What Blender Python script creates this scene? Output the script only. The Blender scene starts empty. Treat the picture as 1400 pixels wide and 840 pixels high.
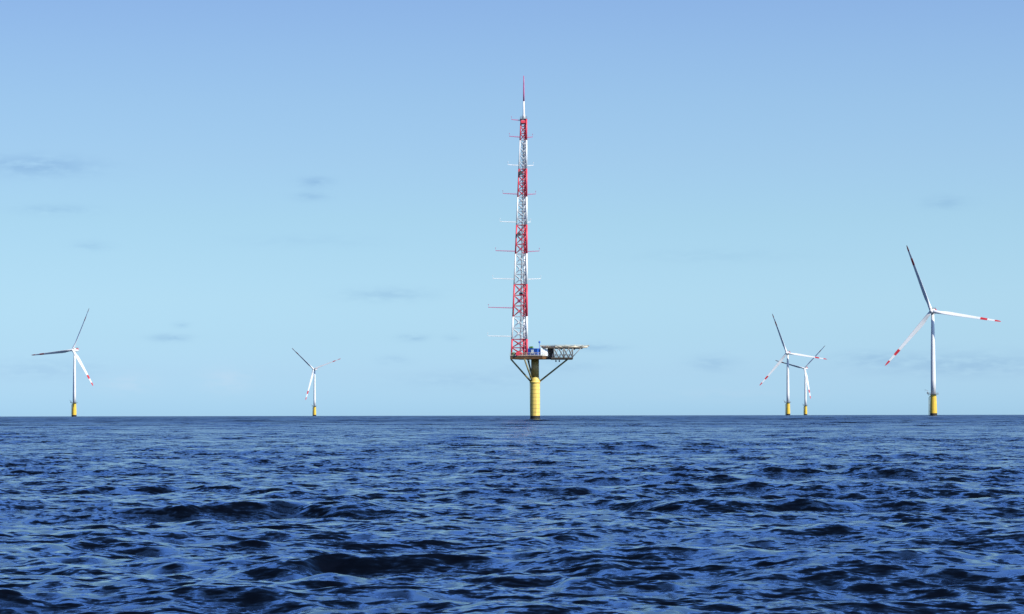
import bpy, math, random
import numpy as np
from mathutils import Vector, Matrix
rad = math.radians
random.seed(4)
S = bpy.context.scene
COL = S.collection

# ------------------------------------------------------------------ camera
EYE = 2.0                      # metres above the water
FPX = 3500.0                   # focal length in pixels of a 1400 px wide frame (90 mm)
REARTH = 7.4e6                 # earth radius with usual refraction
cam = bpy.data.objects.new('camera', bpy.data.cameras.new('camera'))
COL.objects.link(cam)
cam.data.sensor_width = 36.0
cam.data.lens = 36.0 * FPX / 1400.0
cam.data.clip_start = 0.5
cam.data.clip_end = 60000.0
CAMROT = Matrix.Rotation(rad(90) + math.atan((565.9 - 420) / FPX), 3, 'X') @ Matrix.Rotation(rad(-0.10), 3, 'Z')
cam.matrix_world = Matrix.Translation((0, 0, EYE)) @ CAMROT.to_4x4()
S.camera = cam

def ray(px, py):
    return CAMROT @ Vector(((px - 700) / FPX, -(py - 420) / FPX, -1.0))

# ------------------------------------------------------------------ sun, sky, exposure
SUN_ELEV = rad(37); SUN_SIDE = rad(53)       # sun behind the camera, to the right
SUNDIR = Vector((math.sin(SUN_SIDE) * math.cos(SUN_ELEV), -math.cos(SUN_SIDE) * math.cos(SUN_ELEV), math.sin(SUN_ELEV)))
sl = bpy.data.lights.new('sun', 'SUN'); sl.energy = 5.0; sl.angle = rad(0.53); sl.color = (1.0, 0.96, 0.88)
sun = bpy.data.objects.new('sun', sl); COL.objects.link(sun)
sun.rotation_euler = SUNDIR.to_track_quat('Z', 'Y').to_euler()

S.view_settings.view_transform = 'Standard'
S.view_settings.look = 'None'
S.view_settings.exposure = 0.22
S.view_settings.gamma = 1.0
S.view_settings.use_curve_mapping = False

world = bpy.data.worlds.new('World'); S.world = world; world.use_nodes = True
W = world.node_tree; W.nodes.clear()
def wn(t, **kw):
    n = W.nodes.new(t)
    for k, v in kw.items(): setattr(n, k, v)
    return n
def wmath(op, a, b=None, c=None, clamp=False):
    n = wn('ShaderNodeMath', operation=op); n.use_clamp = clamp
    for i, v in enumerate((a, b, c)):
        if v is None: continue
        if isinstance(v, (int, float)): n.inputs[i].default_value = v
        else: W.links.new(v, n.inputs[i])
    return n.outputs[0]
sky = wn('ShaderNodeTexSky', sky_type='NISHITA')
sky.sun_disc = False
sky.sun_elevation = SUN_ELEV
sky.sun_rotation = math.atan2(SUNDIR.x, SUNDIR.y)
sky.altitude = 0; sky.air_density = 1.0; sky.dust_density = 0.4; sky.ozone_density = 1.5
tc = wn('ShaderNodeTexCoord')
sep = wn('ShaderNodeSeparateXYZ'); W.links.new(tc.outputs['Generated'], sep.inputs[0])
el = wmath('ARCSINE', sep.outputs[2])
az = wmath('ARCTAN2', sep.outputs[0], sep.outputs[1])
# sky tint by elevation; blue above frame is added to brighten water reflections (elevation in radians / 0.4)
ramp = wn('ShaderNodeValToRGB'); W.links.new(wmath('DIVIDE', el, 0.4, clamp=True), ramp.inputs[0])
SKYTINT = [(0.0, (0.686, 1.205, 2.228)), (0.0054, (0.686, 1.205, 2.228)), (0.0396, (0.68, 1.089, 1.927)), (0.0754, (0.7, 1.058, 1.699)), (0.1111, (0.753, 1.064, 1.561)), (0.1468, (0.784, 1.063, 1.456)), (0.1896, (0.82, 1.072, 1.374)), (0.2468, (0.875, 1.073, 1.346)), (0.3039, (0.909, 1.087, 1.341)), (0.3539, (0.92, 1.079, 1.352)), (0.4018, (0.912, 1.054, 1.359)), (0.52, (1.08, 1.32, 2.05)), (0.7, (1.534, 2.03, 3.564)), (1.0, (0.821, 0.95, 1.382))]
cr = ramp.color_ramp
cr.elements[0].position, cr.elements[0].color = SKYTINT[0][0], (*SKYTINT[0][1], 1)
cr.elements[1].position, cr.elements[1].color = SKYTINT[-1][0], (*SKYTINT[-1][1], 1)
for p, c in SKYTINT[1:-1]:
    e = cr.elements.new(p); e.color = (*c, 1)
tint = wn('ShaderNodeMix', data_type='RGBA', blend_type='MULTIPLY'); tint.inputs[0].default_value = 1.0
# high sky greyed and dimmed, out of view, to darken what the waves reflect
hi = wn('ShaderNodeMapRange'); hi.inputs['From Min'].default_value = 0.40; hi.inputs['From Max'].default_value = 0.85; W.links.new(el, hi.inputs['Value'])
hi_dim = wn('ShaderNodeMix', data_type='RGBA', blend_type='MULTIPLY'); W.links.new(hi.outputs[0], hi_dim.inputs[0])
W.links.new(sky.outputs[0], hi_dim.inputs[6]); hi_dim.inputs[7].default_value = (0.80, 0.68, 0.56, 1)
W.links.new(hi_dim.outputs[2], tint.inputs[6]); W.links.new(ramp.outputs[0], tint.inputs[7])
# faint thin clouds: (pixel x, y, half width, half height, strength, pale?)
CL = [(48, 227, 75, 13, .9, 0), (432, 249, 20, 7, .8, 0), (424, 269, 22, 6, .6, 0), (75, 287, 45, 7, .5, 0), (125, 336, 24, 6, .5, 0),
      (530, 403, 55, 9, .65, 0), (233, 462, 26, 5, .9, 0), (247, 444, 10, 4, .8, 0), (565, 462, 18, 5, .8, 0), (620, 462, 12, 4, .7, 0),
      (540, 493, 20, 6, .5, 0), (1292, 277, 26, 9, .55, 0), (815, 475, 34, 6, .7, 0), (975, 497, 32, 11, .6, 0),
      (1310, 498, 120, 16, .7, 0), (1190, 490, 40, 9, .5, 0), (310, 521, 30, 16, .8, 1), (172, 524, 34, 14, .7, 1), (760, 500, 60, 9, .4, 0),
      (60, 505, 80, 14, .4, 0), (640, 520, 90, 12, .35, 0), (1000, 540, 120, 10, .3, 1), (420, 330, 90, 8, .2, 0), (980, 350, 110, 9, .2, 0)]
cmap = wn('ShaderNodeCombineXYZ')
W.links.new(wmath('MULTIPLY', az, 120.0), cmap.inputs[0]); W.links.new(wmath('MULTIPLY', el, 420.0), cmap.inputs[1])
cn = wn('ShaderNodeTexNoise'); cn.inputs['Scale'].default_value = 1.0; cn.inputs['Detail'].default_value = 5.0
W.links.new(cmap.outputs[0], cn.inputs['Vector'])
nz = wmath('MULTIPLY', wmath('SUBTRACT', cn.outputs[0], 0.5), 3.4)
dark = pale = None
for (px, py, hw, hh, st, pl) in CL:
    d = ray(px, py).normalized()
    a0, e0 = math.atan2(d.x, d.y), math.asin(d.z)
    u = wmath('DIVIDE', wmath('SUBTRACT', az, a0), hw / FPX); v = wmath('DIVIDE', wmath('SUBTRACT', el, e0), hh / FPX)
    q = wmath('ADD', wmath('MULTIPLY', u, u), wmath('MULTIPLY', v, v))
    g = wmath('EXPONENT', wmath('MULTIPLY', q, -1.0))
    m = wmath('MULTIPLY', g, wmath('ADD', nz, 0.75, clamp=True))
    m = wmath('MULTIPLY', m, st)
    if pl: pale = m if pale is None else wmath('ADD', pale, m)
    else: dark = m if dark is None else wmath('ADD', dark, m)
c1 = wn('ShaderNodeMix', data_type='RGBA', blend_type='MULTIPLY'); W.links.new(wmath('MULTIPLY', dark, 1.0, clamp=True), c1.inputs[0])
W.links.new(tint.outputs[2], c1.inputs[6]); c1.inputs[7].default_value = (0.75, 0.795, 0.88, 1)
c2 = wn('ShaderNodeMix', data_type='RGBA', blend_type='MULTIPLY'); W.links.new(wmath('MULTIPLY', pale, 1.0, clamp=True), c2.inputs[0])
W.links.new(c1.outputs[2], c2.inputs[6]); c2.inputs[7].default_value = (1.15, 1.03, 1.0, 1)
bg = wn('ShaderNodeBackground'); bg.inputs[1].default_value = 0.082
W.links.new(c2.outputs[2], bg.inputs[0])
W.links.new(wmath('MULTIPLY', wmath('ADD', wmath('MULTIPLY', wmath('SINE', az), 0.30), 1.0), 0.083), bg.inputs[1])
wo = wn('ShaderNodeOutputWorld'); W.links.new(bg.outputs[0], wo.inputs[0])

# ------------------------------------------------------------------ materials
def material(name, color, rough=0.5, metal=0.0, var=0.12, scale=0.8, streak=None, streak_amt=0.3, stretch=(1, 1, 1)):
    """paint with uneven wear; streak = colour of dirt or rust runs"""
    m = bpy.data.materials.new(name); m.use_nodes = True
    T = m.node_tree; P = T.nodes['Principled BSDF']
    P.inputs['Roughness'].default_value = rough; P.inputs['Metallic'].default_value = metal
    co = T.nodes.new('ShaderNodeTexCoord'); mp = T.nodes.new('ShaderNodeMapping'); mp.inputs['Scale'].default_value = stretch
    T.links.new(co.outputs['Object'], mp.inputs[0])
    n = T.nodes.new('ShaderNodeTexNoise'); n.inputs['Scale'].default_value = scale; n.inputs['Detail'].default_value = 6
    T.links.new(mp.outputs[0], n.inputs['Vector'])
    r = T.nodes.new('ShaderNodeValToRGB'); T.links.new(n.outputs[0], r.inputs[0])
    r.color_ramp.elements[0].position = 0.3; r.color_ramp.elements[1].position = 0.7
    r.color_ramp.elements[0].color = (*[c * (1 - var) for c in color], 1)
    r.color_ramp.elements[1].color = (*[min(1, c * (1 + var * 0.6)) for c in color], 1)
    out = r.outputs[0]
    if streak:
        mp2 = T.nodes.new('ShaderNodeMapping'); mp2.inputs['Scale'].default_value = (1.6, 1.6, 0.12)
        T.links.new(co.outputs['Object'], mp2.inputs[0])
        n2 = T.nodes.new('ShaderNodeTexNoise'); n2.inputs['Scale'].default_value = 1.3; n2.inputs['Detail'].default_value = 5
        T.links.new(mp2.outputs[0], n2.inputs['Vector'])
        r2 = T.nodes.new('ShaderNodeValToRGB'); T.links.new(n2.outputs[0], r2.inputs[0])
        r2.color_ramp.elements[0].position = 0.52; r2.color_ramp.elements[0].color = (0, 0, 0, 1)
        r2.color_ramp.elements[1].position = 0.72; r2.color_ramp.elements[1].color = (streak_amt,) * 3 + (1,)
        mx = T.nodes.new('ShaderNodeMix'); mx.data_type = 'RGBA'
        T.links.new(r2.outputs[0], mx.inputs[0]); T.links.new(out, mx.inputs[6]); mx.inputs[7].default_value = (*streak, 1)
        out = mx.outputs[2]
    T.links.new(out, P.inputs['Base Color'])
    return m
M_white = material('white_paint', (0.78, 0.78, 0.76), 0.35, var=0.06, scale=0.25, streak=(0.5, 0.49, 0.46), streak_amt=0.35)
M_blade = material('blade_gelcoat', (0.76, 0.77, 0.77), 0.35, var=0.05, scale=0.3)
M_red = material('signal_red_paint', (0.60, 0.035, 0.05), 0.4, var=0.18, scale=0.6)
M_latred = material('mast_red_paint', (0.74, 0.06, 0.09), 0.45, var=0.2, scale=0.5)
M_latwhite = material('mast_white_paint', (0.80, 0.80, 0.78), 0.45, var=0.08, scale=0.5)
M_yellow = material('yellow_paint', (0.80, 0.52, 0.045), 0.45, var=0.12, scale=0.5, streak=(0.33, 0.17, 0.05), streak_amt=0.5)
M_pile = material('pile_yellow_paint', (0.88, 0.63, 0.13), 0.45, var=0.10, scale=0.5, streak=(0.40, 0.22, 0.07), streak_amt=0.65)
M_column = material('shaded_stained_column_paint', (0.42, 0.29, 0.075), 0.5, var=0.2, scale=0.5, streak=(0.16, 0.09, 0.04), streak_amt=0.7)  # base darkened to paint in the deck's shadow, plus stain runs
M_growth = material('marine_growth', (0.018, 0.017, 0.012), 0.7, var=0.5, scale=2.0)
M_dark = material('dark_steel', (0.06, 0.06, 0.058), 0.5, var=0.3, scale=1.0)
M_grey = material('galvanised_steel', (0.34, 0.35, 0.36), 0.45, metal=0.5, var=0.15, scale=1.2)
M_brown = material('rusty_deck_steel', (0.19, 0.095, 0.032), 0.6, var=0.35, scale=0.7)
M_olive = material('olive_steel', (0.22, 0.19, 0.07), 0.55, var=0.25, scale=0.7)
M_blue = material('blue_container_paint', (0.03, 0.13, 0.50), 0.45, var=0.15, scale=0.6)
M_cyan = material('pale_container_paint', (0.74, 0.80, 0.80), 0.45, var=0.07, scale=0.6)
M_cream = material('helideck_edge_paint', (0.70, 0.63, 0.46), 0.55, var=0.2, scale=0.5)
M_green = material('green_tarp', (0.05, 0.16, 0.04), 0.7, var=0.3, scale=1.0)
M_deck = material('deck_plating', (0.12, 0.125, 0.12), 0.7, var=0.3, scale=0.7)
M_shadow = material('underside_shade_paint', (0.085, 0.065, 0.04), 0.6, var=0.3, scale=0.8)  # darkness painted in for the shaded undersides of side deck and helideck
M_truss = material('pale_truss_paint', (0.27, 0.27, 0.25), 0.5, var=0.15, scale=1.0)
M_purple = material('faded_spire_red', (0.50, 0.10, 0.24), 0.5, var=0.12, scale=0.4)

# ------------------------------------------------------------------ mesh helper
class MB:
    """collects tubes, boxes and lofts and links them as ONE mesh object"""
    def __init__(s): s.v = []; s.f = []; s.mi = []; s.sm = []
    def faces(s, vs, fs, mi=0, smooth=False):
        o = len(s.v); s.v += [tuple(p) for p in vs]
        for f in fs: s.f.append([i + o for i in f]); s.mi.append(mi); s.sm.append(smooth)
    def box(s, c, size, mi=0, rz=0.0, bevel=0.0):
        cx, cy, cz = c; hx, hy, hz = [k / 2 for k in size]
        b = min(bevel, hx * .9, hy * .9, hz * .9)
        R = Matrix.Rotation(rz, 3, 'Z')
        if b <= 0:
            P = [R @ Vector((x, y, z)) + Vector(c) for x in (-hx, hx) for y in (-hy, hy) for z in (-hz, hz)]
            s.faces(P, [(0, 1, 3, 2), (4, 6, 7, 5), (0, 4, 5, 1), (2, 3, 7, 6), (0, 2, 6, 4), (1, 5, 7, 3)], mi); return
        rings = []
        for z, i in ((-hz, b), (-hz + b, 0), (hz - b, 0), (hz, b)):
            x, y = hx - i, hy - i; k = b * .7
            rings.append([R @ Vector(p) + Vector(c) for p in ((-x, -y + k, z), (-x + k, -y, z), (x - k, -y, z), (x, -y + k, z), (x, y - k, z), (x - k, y, z), (-x + k, y, z), (-x, y - k, z))])
        s.loft(rings, mi)
    def loft(s, rings, mi=0, caps=True, smooth=False, mis=None):
        n = len(rings[0]); vs = [p for r in rings for p in r]; o = len(s.v); s.v += [tuple(p) for p in vs]
        for i in range(len(rings) - 1):
            for j in range(n):
                k = (j + 1) % n
                s.f.append([o + i * n + j, o + i * n + k, o + (i + 1) * n + k, o + (i + 1) * n + j])
                s.mi.append(mis[i] if mis else mi); s.sm.append(smooth)
        if caps:
            s.f.append([o + j for j in range(n)][::-1]); s.mi.append(mis[0] if mis else mi); s.sm.append(False)
            s.f.append([o + (len(rings) - 1) * n + j for j in range(n)]); s.mi.append(mis[-1] if mis else mi); s.sm.append(False)
    def tube(s, a, b, r, r2=None, n=6, mi=0, caps=True):
        a, b = Vector(a), Vector(b); d = (b - a)
        if d.length < 1e-6: return
        q = d.to_track_quat('Z', 'Y'); r2 = r if r2 is None else r2
        ring = lambda p, k: [p + q @ Vector((k * math.cos(2 * math.pi * i / n), k * math.sin(2 * math.pi * i / n), 0)) for i in range(n)]
        s.loft([ring(a, r), ring(b, r2)], mi, caps, smooth=n >= 6)
    def lathe(s, prof, n=40, c=(0, 0), mi=0, mis=None, caps=True):
        s.loft([[Vector((c[0] + r * math.cos(2 * math.pi * i / n), c[1] + r * math.sin(2 * math.pi * i / n), z)) for i in range(n)] for r, z in prof], mi, caps, True, mis)
    def prism(s, poly, z0, z1, mi=0):
        s.loft([[Vector((x, y, z0)) for x, y in poly], [Vector((x, y, z1)) for x, y in poly]], mi)
    def build(s, name, mats, parent=None):
        me = bpy.data.meshes.new(name); me.from_pydata(s.v, [], s.f)
        for m in (mats if isinstance(mats, (list, tuple)) else [mats]): me.materials.append(m)
        me.polygons.foreach_set('material_index', s.mi); me.polygons.foreach_set('use_smooth', s.sm); me.update()
        o = bpy.data.objects.new(name, me); COL.objects.link(o); o.parent = parent
        return o
def tag(o, label, cat, group=None):
    o['label'] = label; o['category'] = cat
    if group: o['group'] = group
    return o
def thing(name, label, cat, loc, rz=0.0, group=None):
    o = bpy.data.objects.new(name, None); COL.objects.link(o); o.empty_display_size = 2
    o.location = loc; o.rotation_euler = (0, 0, rz)
    return tag(o, label, cat, group)
def sealevel(x, y): return -(x * x + y * y) / (2 * REARTH)

# ------------------------------------------------------------------ the sea: one curved sheet with real waves
rng = np.random.default_rng(11)
RIPPLES = [(0.03, .30, 3, .35, 1.0, 2, True), (0.12, .35, 7, .4, 1.4, 2, True), (0.4, .40, -8, .5, 1.3, 2, True), (1.5, .45, 10, .5, .7, 2, False),
           (4.0, .5, -12, .8, 1.1, 2, False), (10.0, .6, 16, .9, 1.1, 3, False)]
def ring_radii():
    r = [0.0, 2.0, 5.0]; k = 8.0
    while k < 21: r.append(k); k += 0.25
    while k < 320: r.append(k); k *= 1.0018
    while k < 1500: r.append(k); k *= 1.0019
    while k < 8500: r.append(k); k *= 1.007
    while k < 30000: r.append(k); k *= 1.15
    return np.array(r, dtype=np.float64)
def sea():
    R = ring_radii()
    core = np.arange(-14.0, 14.0, 0.034)
    side = np.concatenate([np.arange(14.08, 42.0, 0.11), np.arange(42.0, 180.0, 2.0)])
    A = np.radians(np.concatenate([-side[::-1], core, side]))          # measured from +Y to the right
    nr, na = len(R), len(A)
    x0 = (R[:, None] * np.sin(A)[None, :]).astype(np.float32)
    y0 = (R[:, None] * np.cos(A)[None, :]).astype(np.float32)
    dr = np.gradient(R)
    dx = np.zeros_like(x0); dy = np.zeros_like(x0); dz = np.zeros_like(x0)
    # wind sea running towards and past the camera: long crests across the view
    N = 150
    lam = np.exp(np.linspace(math.log(0.17), math.log(24.0), N)) * np.exp(rng.normal(0, 0.03, N))
    swell = np.exp(rng.uniform(math.log(5.0), math.log(20), 30))
    for L in np.concatenate([lam, swell]):
        th = rng.normal(rad(8), rad(20) + rad(26) * min(1.0, 1.2 / L)); k = 2 * math.pi / L
        kx, ky = k * math.sin(th), -k * math.cos(th)
        peak = 2.5
        s = 0.0262 * (1.0 if L < peak else (peak / L) ** 2.2) * (1.32 if L < 0.9 else 1.05)   # steepness of each band
        a = s / k * rng.uniform(0.6, 1.5)
        if L in swell: a = 0.0024 * L * (1.25 if L > 9 else 1.0) * rng.uniform(.7, 1.3); th = rng.normal(rad(2), rad(14)); kx, ky = k * math.sin(th), -k * math.cos(th)
        lo = 2.4 if L in swell else 3.2
        rows = np.nonzero(L > lo * dr)[0]
        lim = rows.max() + 1
        fade = np.clip((L / dr[:lim] - lo) / 2.5, 0, 1).astype(np.float32)[:, None]
        ph = rng.uniform(0, 2 * math.pi)
        # slow grouping so that the crests are short and come in sets
        g1, g2 = rng.uniform(0, 6.28, 2); gk = k * rng.uniform(0.10, 0.22)
        X, Y = x0[:lim], y0[:lim]
        grp = 0.75 + 0.5 * np.sin(gk * X * 0.9 + g1 + 0.4 * gk * Y) * np.sin(gk * Y * 0.7 + g2)
        p = (kx * X + ky * Y + ph).astype(np.float32)
        amp = (a * fade * grp).astype(np.float32)
        c, sn = np.cos(p), np.sin(p)
        dz[:lim] += amp * c
        q = 0.9
        dx[:lim] -= q * amp * (kx / k) * sn
        dy[:lim] -= q * amp * (ky / k) * sn
    # the larger crests one can tell apart: (pixel x, y, half width m, wavelength m, height m, heading)
    for (px, py, hw, L, h, hd) in [(480, 765, 1.9, 3.0, .30, 4), (760, 783, 1.0, 2.2, .15, -6), (835, 688, 4.0, 4.2, .36, -8), (440, 690, 3.2, 4.0, .34, 12),
                                   (650, 690, 2.6, 3.6, .20, -4), (1130, 649, 3.2, 4.6, .38, 0), (1010, 633, 5.2, 5.5, .42, 4), (60, 800, 1.2, 2.2, .10, 5),
                                   (180, 664, 4.0, 4.5, .34, -3), (1330, 712, 2.6, 3.6, .26, 10), (230, 735, 2.4, 3.0, .2, -2), (1180, 690, 2.5, 3.5, .2, 8),
                                   (990, 712, 1.6, 2.6, .18, -5), (520, 640, 4.5, 5.0, .34, -6), (330, 690, 2.0, 3.2, .2, 3), (1240, 822, .9, 1.8, .12, 0)]:
        d = ray(px, py); t = (EYE - 0.15) / -d.z; cx, cy = d.x * t, d.y * t
        h0 = rad(hd); X = x0 - cx; Y = y0 - cy
        u = X * math.cos(h0) + Y * math.sin(h0); w = -X * math.sin(h0) + Y * math.cos(h0)
        w = w + 0.16 * L * np.sin(u / hw * 2.1 + px) + 0.09 * L * np.sin(u / hw * 6.3 + 2 * px) + 0.04 * L * np.sin(u / hw * 15 + 3 * px)
        env = np.exp(-(u / hw) ** 2 - (w / (0.45 * L)) ** 2) * (1 + .25 * np.sin(u / hw * 4.7 + px))
        kk = 2 * math.pi / L
        h = h * 0.45
        dz += (h * env * np.cos(kk * w)).astype(np.float32)
        dy += (0.8 * h * env * np.sin(kk * w)).astype(np.float32) * -1
    calm = (1 - 0.8 * np.clip((np.abs(np.degrees(A)) - 38) / 4.0, 0, 1)).astype(np.float32)[None, :]   # the coarse mesh far to the sides carries only low waves
    dx *= calm; dy *= calm; dz *= calm
    zz = dz.astype(np.float64) - (R[:, None] ** 2) / (2 * REARTH)
    co = np.stack([x0 + dx, y0 + dy, zz.astype(np.float32)], axis=-1).reshape(-1, 3).astype(np.float32)
    i = np.arange(nr - 1)[:, None] * na; j = np.arange(na)[None, :]; jn = (j + 1) % na
    q = np.stack([i + j, i + na + j, i + na + jn, i + jn], axis=-1).reshape(-1, 4).astype(np.int32)
    me = bpy.data.meshes.new('sea')
    me.vertices.add(len(co)); me.vertices.foreach_set('co', co.ravel())
    me.loops.add(q.size); me.loops.foreach_set('vertex_index', q.ravel())
    me.polygons.add(len(q)); me.polygons.foreach_set('loop_start', np.arange(0, q.size, 4, dtype=np.int32))
    me.polygons.foreach_set('loop_total', np.full(len(q), 4, dtype=np.int32))
    me.polygons.foreach_set('use_smooth', np.ones(len(q), dtype=bool))
    me.update(calc_edges=True)
    print('sea verts', len(co), 'sd', float(dz[200:600, 300:900].std()))
    un = np.repeat(np.clip((dr - 0.10) / 1.2, 0, 1).astype(np.float32), na)
    me.attributes.new('unresolved', 'FLOAT', 'POINT').data.foreach_set('value', un)
    o = bpy.data.objects.new('sea', me); COL.objects.link(o); o['kind'] = 'structure'
    m = bpy.data.materials.new('sea_water'); m.use_nodes = True
    T = m.node_tree; P = T.nodes['Principled BSDF']
    # mirror layer with water's reflectance (2 % head on, full at grazing, blue tinted) over the dark scattering body
    P.inputs['Metallic'].default_value = 1.0
    P.inputs['Base Color'].default_value = (0.023, 0.027, 0.034, 1)
    P.inputs['Specular Tint'].default_value = (0.72, 0.90, 1.0, 1)
    body = T.nodes.new('ShaderNodeBsdfDiffuse'); body.inputs['Color'].default_value = (0.0010, 0.0018, 0.0040, 1)
    addn = T.nodes.new('ShaderNodeAddShader'); T.links.new(P.outputs[0], addn.inputs[0]); T.links.new(body.outputs[0], addn.inputs[1])
    T.links.new(addn.outputs[0], T.nodes['Material Output'].inputs['Surface'])
    tcn = T.nodes.new('ShaderNodeTexCoord'); geo = T.nodes.new('ShaderNodeNewGeometry')
    at = T.nodes.new('ShaderNodeAttribute'); at.attribute_name = 'unresolved'
    acc = geo.outputs['Normal']
    # ripple slopes too fine for the mesh: (cycles per metre, stretch along crests, rotation, slope along x, along y, detail, only where the mesh is coarse)
    for (sc, sx, rot, kx, ky, det, far) in RIPPLES:
        mp = T.nodes.new('ShaderNodeMapping'); mp.inputs['Rotation'].default_value = (0, 0, rad(rot)); mp.inputs['Scale'].default_value = (sc * sx, sc, sc * .3)
        T.links.new(tcn.outputs['Object'], mp.inputs[0])
        n = T.nodes.new('ShaderNodeTexNoise'); n.inputs['Scale'].default_value = 1.0; n.inputs['Detail'].default_value = det
        n.inputs['Roughness'].default_value = 0.55; n.inputs['Distortion'].default_value = 0.3
        T.links.new(mp.outputs[0], n.inputs['Vector'])
        sub = T.nodes.new('ShaderNodeVectorMath'); sub.operation = 'SUBTRACT'; sub.inputs[1].default_value = (.5, .5, .5)
        T.links.new(n.outputs['Color'], sub.inputs[0])
        mul = T.nodes.new('ShaderNodeVectorMath'); mul.operation = 'MULTIPLY'; mul.inputs[1].default_value = (kx, ky, 0)
        T.links.new(sub.outputs[0], mul.inputs[0]); v = mul.outputs[0]
        if far:
            scl = T.nodes.new('ShaderNodeVectorMath'); scl.operation = 'SCALE'
            T.links.new(v, scl.inputs[0]); T.links.new(at.outputs['Fac'], scl.inputs['Scale']); v = scl.outputs[0]
        ad = T.nodes.new('ShaderNodeVectorMath'); T.links.new(acc, ad.inputs[0]); T.links.new(v, ad.inputs[1]); acc = ad.outputs[0]
    rr = T.nodes.new('ShaderNodeMapRange'); rr.inputs['To Min'].default_value = 0.10; rr.inputs['To Max'].default_value = 0.29
    T.links.new(at.outputs['Fac'], rr.inputs['Value']); T.links.new(rr.outputs[0], P.inputs['Roughness'])
    nm = T.nodes.new('ShaderNodeVectorMath'); nm.operation = 'NORMALIZE'; T.links.new(acc, nm.inputs[0])
    T.links.new(nm.outputs[0], P.inputs['Normal'])
    me.materials.append(m)
    return o
sea()

# ------------------------------------------------------------------ wind turbines
HUBZ, HUBY, TILT = 88.0, -5.6, rad(5)
def blade_mesh():
    mb = MB(); rings = []; mis = []
    st = [1.6, 3, 5, 7, 9.5, 12, 16, 21, 27, 33, 38, 42, 42.01, 45, 48, 48.01, 51, 54.5, 54.51, 57, 58.8, 59.7, 60]
    for r in st:
        chord = np.interp(r, [1.6, 4, 9, 13, 30, 48, 57, 59.3, 60], [2.8, 2.8, 3.8, 4.5, 3.2, 2.2, 1.5, .9, .15])
        thick = np.interp(r, [1.6, 4, 9, 13, 25, 60], [1.0, .98, .55, .36, .24, .16]) * chord
        tw = rad(33) + rad(np.interp(r, [0, 9, 13, 25, 40, 60], [13, 13, 10, 5, 1.5, -1]))
        rnd = np.interp(r, [1.6, 4, 11], [1, 1, 0])            # circular root
        pb = 0.9 * (r / 60) + 2.8 * (r / 60) ** 2.2            # upwind cone and prebend
        pts = []
        for i in range(20):
            a = 2 * math.pi * i / 20
            cx, cy = math.cos(a), math.sin(a)
            ux, uy = chord / 2 * cx, thick / 2 * cy
            # airfoil: sharp trailing edge at +x, thickest part forward
            t = (cx + 1) / 2
            ax = chord * (t - 0.36); ay = (1 if cy >= 0 else -1) * thick * 1.45 * (0.2969 * math.sqrt(t) - .126 * t - .3516 * t * t + .2843 * t ** 3 - .1015 * t ** 4) * 1.72
            x = rnd * ux + (1 - rnd) * ax; y = rnd * uy + (1 - rnd) * ay
            c, s = math.cos(tw), math.sin(tw)
            pts.append(Vector((c * x + s * y, -s * x + c * y + pb, r)))
        rings.append(pts)
    for i in range(len(st) - 1):
        m = (st[i] + st[i + 1]) / 2; mis.append(1 if 42 < m < 48 or m > 54.505 else 0)
    mb.loft(rings, mis=mis, smooth=True)
    return mb
def blade_matrix(a):
    t = Vector((-math.sin(a), 0, math.cos(a))); n = Vector((0, -1, 0)); s = Vector((math.cos(a), 0, math.sin(a)))
    return Matrix.Translation((0, HUBY, HUBZ)) @ Matrix.Rotation(-TILT, 4, 'X') @ Matrix((t, n, s)).transposed().to_4x4()

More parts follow.
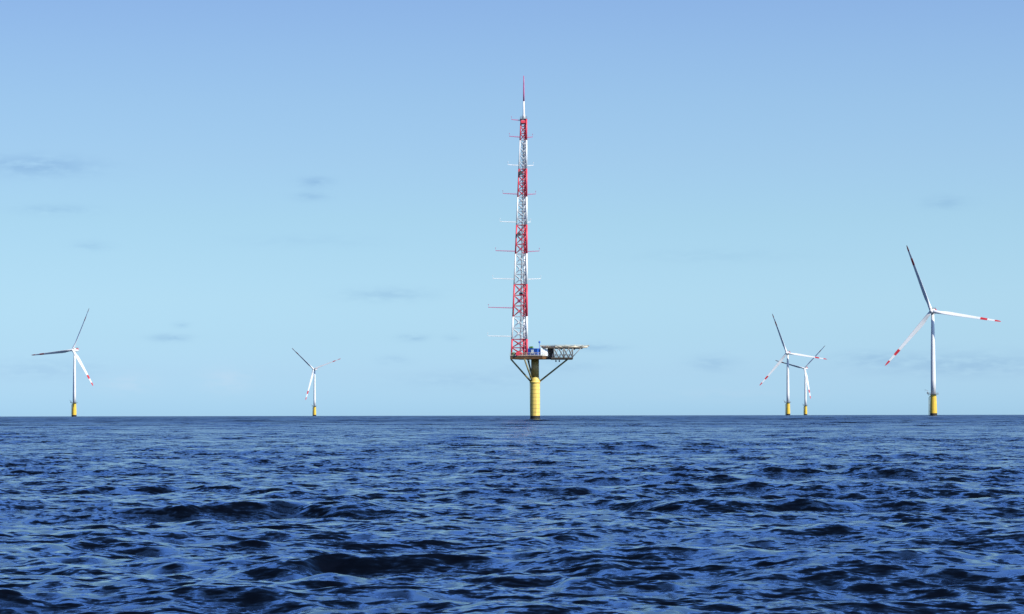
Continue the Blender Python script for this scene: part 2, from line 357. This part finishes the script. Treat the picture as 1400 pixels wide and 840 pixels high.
def make_turbine():
    t = thing('wind_turbine', 'x', 'wind turbine', (0, 0, 0), 0, 'wind turbines standing in the sea')
    b = MB(); b.lathe([(3.05, -8), (3.05, 0.0), (3.0, 2.2)], mi=1, caps=False)
    b.lathe([(3.0, 2.2), (2.9, 7), (2.72, 12), (2.5, 16.6), (2.5, 17.9)], mi=0, caps=False)
    b.lathe([(2.62, 2.0), (2.62, 2.2)], mi=0)
    tp = b.build('transition_piece', [M_yellow, M_growth], t)
    b = MB()
    b.lathe([(2.4, 18.0), (4.3, 18.0), (4.3, 18.35), (2.4, 18.35)], n=24, caps=False)
    b.build('work_platform', M_dark, tp)
    b = MB()
    for i in range(24):
        a = 2 * math.pi * i / 24; c, s = 4.2 * math.cos(a), 4.2 * math.sin(a); a2 = a + 2 * math.pi / 24
        b.tube((c, s, 18.35), (c, s, 19.5), 0.045, n=4)
        for z in (18.9, 19.5): b.tube((c, s, z), (4.2 * math.cos(a2), 4.2 * math.sin(a2), z), 0.04, n=4)
    b.build('railing', M_grey, tp)
    b = MB()                                                   # davit crane on the left side
    b.tube((-4.4, -1.0, 17.9), (-4.4, -1.0, 21.2), 0.2); b.tube((-4.4, -1.0, 21.0), (-6.9, -1.8, 22.0), 0.15); b.tube((-6.8, -1.77, 21.9), (-6.8, -1.77, 20.6), 0.05, n=4)
    b.box((-4.7, -1.0, 19.2), (1.1, 1.0, 1.2), bevel=.1)
    b.tube((-4.4, -1, 17.9), (-2.6, -.6, 16.0), .12)
    b.build('davit_crane', M_grey, tp)
    b = MB()                                                   # boat landing: two fender tubes and a ladder
    for s in (-0.75, 0.75):
        b.tube((-3.7, s - .6, -2), (-3.5, s - .6, 15.5), 0.17); b.tube((-3.5, s - .6, 15.5), (-2.4, s - .6, 16.5), .17)
        for z in (3.5, 9, 14): b.tube((-3.6, s - .6, z), (-2.4, s * .6 - .6, z), 0.1, n=5)
    for i in range(44): b.tube((-3.55, -.95, 0.6 + i * .35), (-3.55, -.25, 0.6 + i * .35), .025, n=4)
    b.build('boat_landing', M_yellow, tp)
    b = MB(); b.lathe([(2.12, 18.3), (2.1, 30), (1.95, 45), (1.72, 62), (1.45, 76), (1.28, 86.0)], n=40)
    for z in (38.0, 62.0): b.lathe([(np.interp(z, [30, 45, 62], [2.1, 1.95, 1.72]) + .035, z - .1), (np.interp(z, [30, 45, 62], [2.1, 1.95, 1.72]) + .035, z + .1)], n=40)
    tw = b.build('tower', M_white, t)
    b = MB(); b.box((0, -2.13, 19.8), (0.9, 0.1, 2.2), bevel=.04); b.build('door', M_grey, tw)
    # nacelle, tilted like the rotor
    b = MB(); rings = []
    for y, hw, z0, z1 in ((-3.7, 1.5, -1.6, 1.55), (-3.2, 1.85, -1.95, 1.85), (-1, 2.0, -2.1, 2.0), (4, 2.0, -2.1, 2.0), (7.4, 1.85, -1.6, 1.95), (8.2, 1.5, -1.1, 1.7)):
        zc, hz = (z0 + z1) / 2, (z1 - z0) / 2
        rings.append([Vector((hw * math.copysign(abs(math.cos(a)) ** .45, math.cos(a)), y, HUBZ + .25 + zc + hz * math.copysign(abs(math.sin(a)) ** .45, math.sin(a)))) for a in [2 * math.pi * (i + .5) / 24 for i in range(24)]])
    b.loft(rings[::-1], smooth=True)
    b.lathe([(1.55, 85.6), (1.6, 86.6)], n=32)
    na = b.build('nacelle', M_white, t)
    b = MB()                                                   # red band and cooler on the nacelle
    b.box((0, 3.9, HUBZ + .25 + 1.15), (4.12, 7.6, 1.3), bevel=.25); b.build('red_band', M_red, na)
    b = MB(); b.box((0, 6.4, HUBZ + 2.75), (3.2, 1.0, 1.1), bevel=.12); b.tube((1.2, 7.4, HUBZ + 2), (1.2, 7.4, HUBZ + 4.6), .06); b.tube((-1.2, 7.4, HUBZ + 2), (-1.2, 7.4, HUBZ + 4.4), .06)
    b.build('cooler', M_grey, na)
    b = MB(); prof = [(1.62, 2.2), (1.85, 1.2), (1.9, 0), (1.75, -1.0), (1.3, -1.9), (.65, -2.45), (.05, -2.6)]
    b.loft([[Vector((r * math.cos(a), y, r * math.sin(a))) for a in [2 * math.pi * i / 28 for i in range(28)]] for r, y in prof][::-1], smooth=True)
    hb = b.build('hub', M_white, t); hb.matrix_local = Matrix.Translation((0, HUBY, HUBZ)) @ Matrix.Rotation(-TILT, 4, 'X')
    bm = blade_mesh()
    for k in range(3):
        o = bm.build('blade', [M_blade, M_red], t) if k == 0 else o.copy()
        if k: COL.objects.link(o); o.parent = t
        o['k'] = k
    return t
def copy_tree(o, parent=None):
    c = o.copy(); COL.objects.link(c); c.parent = parent
    for ch in list(o.children): copy_tree(ch, c)
    return c
TURB = [(1275.9, 567.5, 2160, 110.3, 'largest white wind turbine, far right, with crane on its yellow foot', -20),
        (1077.2, 566.7, 3628, 110.5, 'taller of the overlapping pair of white turbines, in front, one blade pointing up left', -20),
        (101.8, 569.5, 3389, 66.3, 'white turbine at far left with one dark blade lying level to the left', -20),
        (430.2, 568.1, 4811, 138.2, 'small white turbine left of the lattice mast, blades in a wide Y', -20),
        (1101.2, 566.7, 4827, 165.0, 'smaller turbine behind the overlapping pair, blade pointing left past the front tower', -28)]
proto = make_turbine()
copies = [proto] + [copy_tree(proto) for _ in TURB[1:]]
for o, (px, py, dist, a0, label, yaw) in zip(copies, TURB):
    d = ray(px, 520); x = d.x * dist / d.y
    o.location = (x, dist, sealevel(x, dist)); o.rotation_euler = (0, 0, rad(yaw)); o['label'] = label
    for ch in o.children:
        if 'k' in ch.keys():
            ch.matrix_local = blade_matrix(rad(a0 + 120 * ch['k'])); del ch['k']

# ------------------------------------------------------------------ research platform with the lattice mast
DM = 895.0
PXM = FPX / DM
def X(px): return (px - 731.6) / PXM
def Z(py): return EYE - (py - 565.8) / PXM
d = ray(731.6, 540); BX = d.x * DM / d.y; BASE = Vector((BX, DM, sealevel(BX, DM)))
plat = thing('research_platform', 'offshore platform on a yellow pile carrying the tall red and white lattice mast', 'platform', BASE)
b = MB()
b.lathe([(1.72, -8), (1.72, .9), (1.70, 1.35)], mi=1, caps=False)
b.lathe([(1.70, 1.35), (1.70, 13.2), (1.70, 13.6), (1.40, 14.8)], mi=0, caps=False)
for z in (2.6, 3.9, 5.2, 6.5, 7.8, 9.1, 10.4, 11.7): b.lathe([(1.70, z - .04), (1.73, z - .025), (1.73, z + .025), (1.70, z + .04)], mi=2, caps=False)
b.lathe([(1.71, 12.7), (1.86, 12.75), (1.86, 13.35), (1.71, 13.4)], caps=False)
pile = b.build('pile', [M_pile, M_growth, M_olive], plat)
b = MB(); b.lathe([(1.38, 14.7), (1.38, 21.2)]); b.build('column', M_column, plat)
b = MB()
for s in (-.3, .3): b.tube((-1.8 + .1, s - .5, 0.2), (-1.95, s - .5, 20.9), .06)
for i in range(55): b.tube((-1.8, -.8, 0.6 + .37 * i), (-1.8, -.2, 0.6 + .37 * i), .03, n=4)
b.build('ladder', M_olive, plat)

# main deck, turned about 20 degrees
ROT = math.atan2(-4.0, 11.0); U = Vector((math.cos(ROT), math.sin(ROT), 0)); V = Vector((-math.sin(ROT), math.cos(ROT), 0))
P0 = Vector((X(697.5), -1.5, 0)); DL, DW = 12.0, 9.6
def dk(u, v, z): return P0 + U * u + V * v + Vector((0, 0, z))
ZB, ZT = Z(491.3), Z(487.0)
b = MB()
b.prism([dk(u, v, 0)[:2] for u, v in ((0, 0), (DL, 0), (DL, DW), (0, DW))], ZT - .18, ZT, mi=1)
for v in (.15, DW / 2, DW - .15): b.box(dk(DL / 2, v, (ZB + ZT - .2) / 2), (DL - .02, .3, ZT - .2 - ZB), rz=ROT)
for u in (.16, 3, 6, 9, DL - .16):
    for v0, v1 in ((.31, DW / 2 - .16), (DW / 2 + .16, DW - .31)):
        b.box(dk(u, (v0 + v1) / 2, (ZB + ZT - .2) / 2 + .02), (.28, v1 - v0, ZT - .24 - ZB), rz=ROT)
deck = b.build('main_deck', [M_brown, M_deck], plat)
b = MB()
edge = [(0, 0), (DL, 0), (DL, DW), (0, DW)]
for i in range(4):
    (u0, v0), (u1, v1) = edge[i], edge[(i + 1) % 4]
    n = 8 if i % 2 == 0 else 6
    for k in range(n):
        a = dk(u0 + (u1 - u0) * k / n, v0 + (v1 - v0) * k / n, ZT); c = dk(u0 + (u1 - u0) * (k + 1) / n, v0 + (v1 - v0) * (k + 1) / n, ZT)
        b.tube(a, a + Vector((0, 0, 1.15)), .06, n=5)
        for z in (.12, .6, 1.15): b.tube(a + Vector((0, 0, z)), c + Vector((0, 0, z)), .05 if z > .2 else .10, n=4)
b.build('railing', M_cream, deck)
# lower deck under the helideck
b = MB(); b.prism([(3.6, -4.8), (X(753.5), -6.5), (X(783), -6.5), (X(783), 3.6), (5.8, 3.6)], Z(490.6), Z(489.2))
for y in (-6.2, -1.5, 3.3): b.box((X(768), y, Z(490.8) - .12), (7.6, .25, .3))
low = b.build('side_deck', M_shadow, plat)
b = MB()
for y in (-6.4, 3.5):
    for k in range(6):
        x = X(755) + (X(782.5) - X(755)) * k / 5
        b.tube((x, y, Z(489.2)), (x, y, Z(489.2) + 1.1), .05, n=4)
    for z in (.6, 1.1): b.tube((X(755), y, Z(489.2) + z), (X(782.5), y, Z(489.2) + z), .04, n=4)
for z in (.6, 1.1): b.tube((X(782.5), -6.4, Z(489.2) + z), (X(782.5), 3.5, Z(489.2) + z), .04, n=4)
b.build('railing', M_grey, low)
# hanging lamps below
for px in (760, 764.6):
    b = MB(); b.tube((X(px), -2.5, Z(490.4)), (X(px), -2.5, Z(493)), .05, n=4); b.box((X(px), -2.5, Z(494)), (.45, .45, .6), bevel=.08); b.build('hanging_lamp', M_dark, low)
# braces from the pile to the decks
ztop, zbot = ZB + .05, 13.1
for (x1, y1) in ((X(698.6), -1.0), (X(717), -4.2), (X(776.5), -2.4), (X(722), 6.8)):
    v = Vector((x1, y1, 0)).normalized() * 1.35
    b = MB(); b.tube((v.x, v.y, zbot), (x1, y1, ztop), .30, .28, n=14)
    b.build('brace', M_olive, plat)
# dark machinery house between the decks
b = MB(); b.box((X(751), 4.2, (Z(488.8) + Z(475.3)) / 2), (X(757) - X(745.5), 5.4, Z(475.3) - Z(488.8)), bevel=.1)
for k in range(7): b.box((X(746.5) + k * .42, 1.46, (Z(488) + Z(476)) / 2), (.12, .1, 2.6))
b.build('machinery_house', M_dark, plat)
# helideck
HC = Vector((X(772.3), 5.0)); HR = (X(806) - X(738.5)) / 2
b = MB(); oc = [(HC.x + HR / math.cos(rad(22.5)) * .93 * math.cos(rad(22.5 + 45 * i)), HC.y + HR / math.cos(rad(22.5)) * .93 * math.sin(rad(22.5 + 45 * i))) for i in range(8)]
b.prism(oc, Z(475.0), Z(473.0))
heli = b.build('helideck', M_cream, plat)
b = MB()
for i in range(16):
    a = 2 * math.pi * i / 16; c, s = math.cos(a), math.sin(a)
    b.tube((HC.x + HR * .91 * c, HC.y + HR * .91 * s, Z(474.4)), (HC.x + HR * 1.02 * c, HC.y + HR * 1.02 * s, Z(472.2)), .09, n=5)
    a2 = 2 * math.pi * (i + 1) / 16
    for f, z in ((.96, Z(473.4)), (1.02, Z(472.2))):
        b.tube((HC.x + HR * f * c, HC.y + HR * f * s, z), (HC.x + HR * f * math.cos(a2), HC.y + HR * f * math.sin(a2), z), .07, n=5)
b.build('safety_net', M_cream, heli)
b = MB(); zt, zb = Z(475.2) - .12, Z(489.2)
for x0_, x1_ in ((X(742), X(802)),):
    for y in (-3.2, 1.6, 6.2): b.box(((x0_ + x1_) / 2 - .6, y, zt - .05), (x1_ - x0_ - 1.4, .3, .4))
for x in (X(750), X(768), X(786)): b.box((x, 4.4, zt - .35), (.28, 14.5, .3))
b.build('support_beams', M_shadow, heli)
b = MB()
for y in (-3.2, 3.2):
    xs = [X(757.5), X(764), X(771), X(777.5), X(783)]
    for k, x in enumerate(xs[:-1]):
        b.tube((x, y, zb), (xs[k + 1], y, zt - .2), .12); b.tube((xs[k + 1], y, zb), (x, y, zt - .2), .12)
    for x in xs[::2]: b.tube((x, y, zb), (x, y, zt - .2), .14)
    b.tube((X(782), y, zb), (X(794), y, zt - .2), .14)
for x in (X(757.5), X(771), X(783)): b.tube((x, -3.2, zb), (x, 3.2, zb), .12); b.tube((x, -3.2, zb), (x, 3.2, zt - .2), .09)
b.build('support_truss', M_truss, heli)
b = MB(); b.tube((X(737.6), -1.5, ZT), (X(737.6), -1.5, Z(468.5)), .09); b.lathe([(.3, Z(469.3)), (.34, Z(468.6)), (.3, Z(466.9)), (.1, Z(466.4))], n=12, c=(X(737.6), -1.5)); b.build('lamp_post', M_blue, plat)

# lattice mast: three legs, banded red and white
ZM0, ZM1 = ZT, Z(162)
LEG0 = [Vector((X(699.3), -.7, 0)), Vector((X(720.3), -3.2, 0)), Vector((X(716.0), 2.7, 0))]
LEG1 = [Vector((X(712.9), -.2, 0)), Vector((X(720.4), -1.05, 0)), Vector((X(718.6), 1.1, 0))]
def legp(i, z):
    t = (z - ZM0) / (ZM1 - ZM0); p = LEG0[i].lerp(LEG1[i], t); p.z = z; return p
BANDS = [(487, 464, 1), (464, 433, 0), (433, 389, 1), (389, 347, 0), (347, 307.5, 1), (307.5, 269, 0), (269, 230.5, 1), (230.5, 191, 0), (191, 162, 1)]
b = MB()
for y0_, y1_, red in BANDS:
    z0, z1 = Z(y0_), Z(y1_); zm = (z0 + z1) / 2; t = (zm - ZM0) / (ZM1 - ZM0)
    n = max(2, round((z1 - z0) / (3.6 - 1.3 * t)))
    rl, rb = .31 - .10 * t, .135 - .035 * t
    for i in range(3):
        b.tube(legp(i, z0), legp(i, z1), rl * (1.35 if i == 1 else 1), n=8, mi=red)
        j = (i + 1) % 3
        for k in range(n):
            a0, a1 = z0 + (z1 - z0) * k / n, z0 + (z1 - z0) * (k + 1) / n
            b.tube(legp(i, a0), legp(j, a1), rb, n=5, mi=red); b.tube(legp(j, a0), legp(i, a1), rb, n=5, mi=red)
            b.tube(legp(i, a1), legp(j, a1), rb * 1.1, n=5, mi=red)
            if i == 1:                                             # denser secondary bracing on the climbing face
                am = (a0 + a1) / 2
                b.tube(legp(i, am), legp(j, am), rb, n=5, mi=red)
mast = b.build('lattice_mast', [M_latwhite, M_latred], plat)
b = MB()
for y0_, y1_, red in BANDS:
    z0, z1 = Z(y0_), Z(y1_)
    q = lambda z: legp(1, z).lerp(legp(2, z), .5) + Vector((.1, 0, 0))
    for s in (-.25, .25):
        b.tube(q(z0) + Vector((0, s, 0)), q(z1) + Vector((0, s, 0)), .12, n=5, mi=red)
    k = z0
    while k < z1: b.tube(q(k) + Vector((0, -.25, 0)), q(k) + Vector((0, .25, 0)), .03, n=4, mi=red); k += .4
    zz_ = z0
    while zz_ < z1:                                                # safety cage hoops
        p = q(zz_); hoop = [p + Vector((.1 + .45 * math.sin(a), .4 * math.cos(a), 0)) for a in [math.pi * h / 5 for h in range(6)]]
        for h in range(5): b.tube(hoop[h], hoop[h + 1], .035, n=4, mi=red)
        zz_ += .9
b.build('climbing_ladder', [M_latwhite, M_latred], mast)
b = MB()
def ctr(z): return (legp(0, z) + legp(1, z) + legp(2, z)) / 3
for i in range(16):
    z0, z1 = ZM0 + (ZM1 - 8 - ZM0) * i / 16, ZM0 + (ZM1 - 8 - ZM0) * (i + 1) / 16
    for s in (-.13, .13): b.tube(ctr(z0) + Vector((s - .1, 0, 0)), ctr(z1) + Vector((s - .1, 0, 0)), .12, n=5)
b.build('cable_run', M_grey, mast)
# booms: (pixel y, left tip x, right tip x or None, red?)
for (py, xl, xr, red) in ((164, 700, None, 1), (187, 697, 729, 1), (226, 695, 730, 0), (265.5, 688, 733, 1), (304, 684, 726, 0), (344, 678, 738, 1), (382, 674, 740, 0), (421.5, 668, None, 1), (460.5, 667, None, 0)):
    z = Z(py); m = M_purple if red else M_latwhite
    for side, tip in ((0, xl), (1, xr)):
        if tip is None: continue
        a = legp(0 if side == 0 else 2, z); e = Vector((X(tip), a.y + (-1.2 if side == 0 else 1.6), z + (0.25 if side == 0 else .45)))
        b = MB()
        for dy, dz in ((-.16, 0), (.16, 0), (0, .28)): b.tube(a + Vector((0, dy, dz)), e + Vector((0, dy * .3, dz * .4)), .065, .05, n=5)
        nn = max(3, int((e - a).length / .6))
        for k in range(nn):
            p, q2 = a.lerp(e, k / nn), a.lerp(e, (k + 1) / nn); f = 1 - .65 * k / nn
            b.tube(p + Vector((0, -.16 * f, 0)), q2 + Vector((0, .16 * f, 0)), .03, n=4); b.tube(p + Vector((0, .16 * f, 0)), q2 + Vector((0, 0, .28 * f)), .03, n=4)
        b.tube(e, e + Vector((0, 0, .9)), .035, n=5); b.lathe([(.03, e.z + .85), (.13, e.z + .95), (.13, e.z + 1.1), (.03, e.z + 1.15)], n=8, c=(e.x, e.y))
        b.build('boom', m, mast)
# instrument boxes
for (px, py, w, h, mm) in ((712.4, 236, 1.1, 1.3, M_dark), (710.5, 320, 1.0, 1.2, M_dark), (712.5, 401.5, 1.3, .8, M_dark), (709.5, 412, .9, .9, M_purple)):
    b = MB(); b.box((X(px), -1.0, Z(py)), (w, .8, h), bevel=.1); b.build('instrument_box', mm, mast)
b = MB(); b.box((X(716.6), 0, Z(165.7)), (2.1, 2.3, 1.1), bevel=.15); b.build('top_cabin', M_latred, mast)
b = MB(); b.box((X(716.6), 0, Z(161.6)), (2.6, 2.6, .12))
for sx in (-1.2, 0, 1.2):
    for sy in (-1.2, 1.2): b.tube((X(716.6) + sx, sy, Z(161.4)), (X(716.6) + sx, sy, Z(158.2)), .04, n=4)
for z in (Z(158.2), Z(159.8)):
    for sy in (-1.2, 1.2): b.tube((X(716.6) - 1.2, sy, z), (X(716.6) + 1.2, sy, z), .04, n=4); b.tube((X(716.6) + sy, -1.2, z), (X(716.6) + sy, 1.2, z), .04, n=4)
b.build('top_platform', M_grey, mast)
b = MB(); b.lathe([(.62, Z(161)), (.5, Z(157)), (.36, Z(154)), (.30, Z(137.2))], n=12, c=(X(716.9), 0), mi=0); b.lathe([(.27, Z(137.2)), (.25, Z(125)), (.2, Z(112)), (.13, Z(101.8))], n=12, c=(X(716.9), 0), mi=1)
b.build('spire', [M_latwhite, M_purple], mast)
# winch and gear at the mast foot
b = MB(); b.box((X(709.5), -2.0, ZT + .75), (2.2, 1.4, 1.3), bevel=.15); b.build('winch_housing', M_latred, plat)
b = MB(); b.box((X(702.5), -.9, ZT + .7), (1.0, 1.0, 1.4), bevel=.15); b.build('switch_cabinet', M_green, plat)

# containers standing on the main deck
def container(name, label, u0, u1, v, h, m, rz=ROT):
    c = BASE + dk((u0 + u1) / 2, v, ZT + .02)
    t = thing(name, label, 'container', c, rz); L = u1 - u0; D = 2.4
    b = MB(); b.box((0, 0, h / 2 + .08), (L - .12, D - .12, h - .1), bevel=.03)
    n = int(L / .28)
    for k in range(n):
        x = -L / 2 + .25 + (L - .5) * (k + .5) / n
        b.box((x, -D / 2 + .05, h / 2 + .08), (.13, .08, h - .4)); b.box((x, D / 2 - .05, h / 2 + .08), (.13, .08, h - .4))
    b.build('body', m, t)
    b = MB()
    for sx in (-1, 1):
        for sy in (-1, 1): b.box((sx * (L / 2 - .07), sy * (D / 2 - .07), h / 2), (.14, .14, h))
    for sy in (-1, 1):
        for z in (.08, h - .08): b.box((0, sy * (D / 2 - .07), z), (L - .2, .13, .13))
    for sx in (-1, 1):
        for z in (.08, h - .08): b.box((sx * (L / 2 - .07), 0, z), (.13, D - .2, .125))
    b.build('corner_frame', m, t)
    b = MB()
    for s in (-1, 1):
        b.box((L / 2 - .02, s * .55, h / 2 + .05), (.06, 1.02, h - .35), bevel=.02); b.tube((L / 2 + .05, s * .3, .3), (L / 2 + .05, s * .3, h - .2), .03, n=5)
    b.build('door', m, t)
    return t, L, D
t1, L1, D1 = container('shipping_container', 'blue shipping container beside the foot of the lattice mast', 6.0, 10.0, 1.5, 2.55, M_blue)
b = MB(); b.box((.15, -D1 / 2 - .02, 1.5), (.95, .05, 1.3)); b.build('sign_panel', M_cyan, t1)
t2, L2, D2 = container('shipping_container', 'pale white container between the blue container and the helideck', 9.5, 12.2, 3.6, 2.65, M_cyan, rad(24))
b = MB()
gx = BASE + dk(7.4, 1.6, ZT + 2.62)
for k in range(5):
    a = 2 * math.pi * k / 5
    b.loft([[Vector((r * math.cos(q) + .5 * math.cos(a) * (k > 0), r * .8 * math.sin(q) + .35 * math.sin(a) * (k > 0), z)) for q in [2 * math.pi * i / 10 for i in range(10)]] for r, z in ((.42, 0), (.5, .2), (.38, .42 + .06 * k), (.1, .55 + .06 * k))], smooth=True)
o = b.build('tarpaulin_bundle', M_green); o.location = gx
tag(o, 'green tarpaulin bundle on top of the blue container', 'tarpaulin')
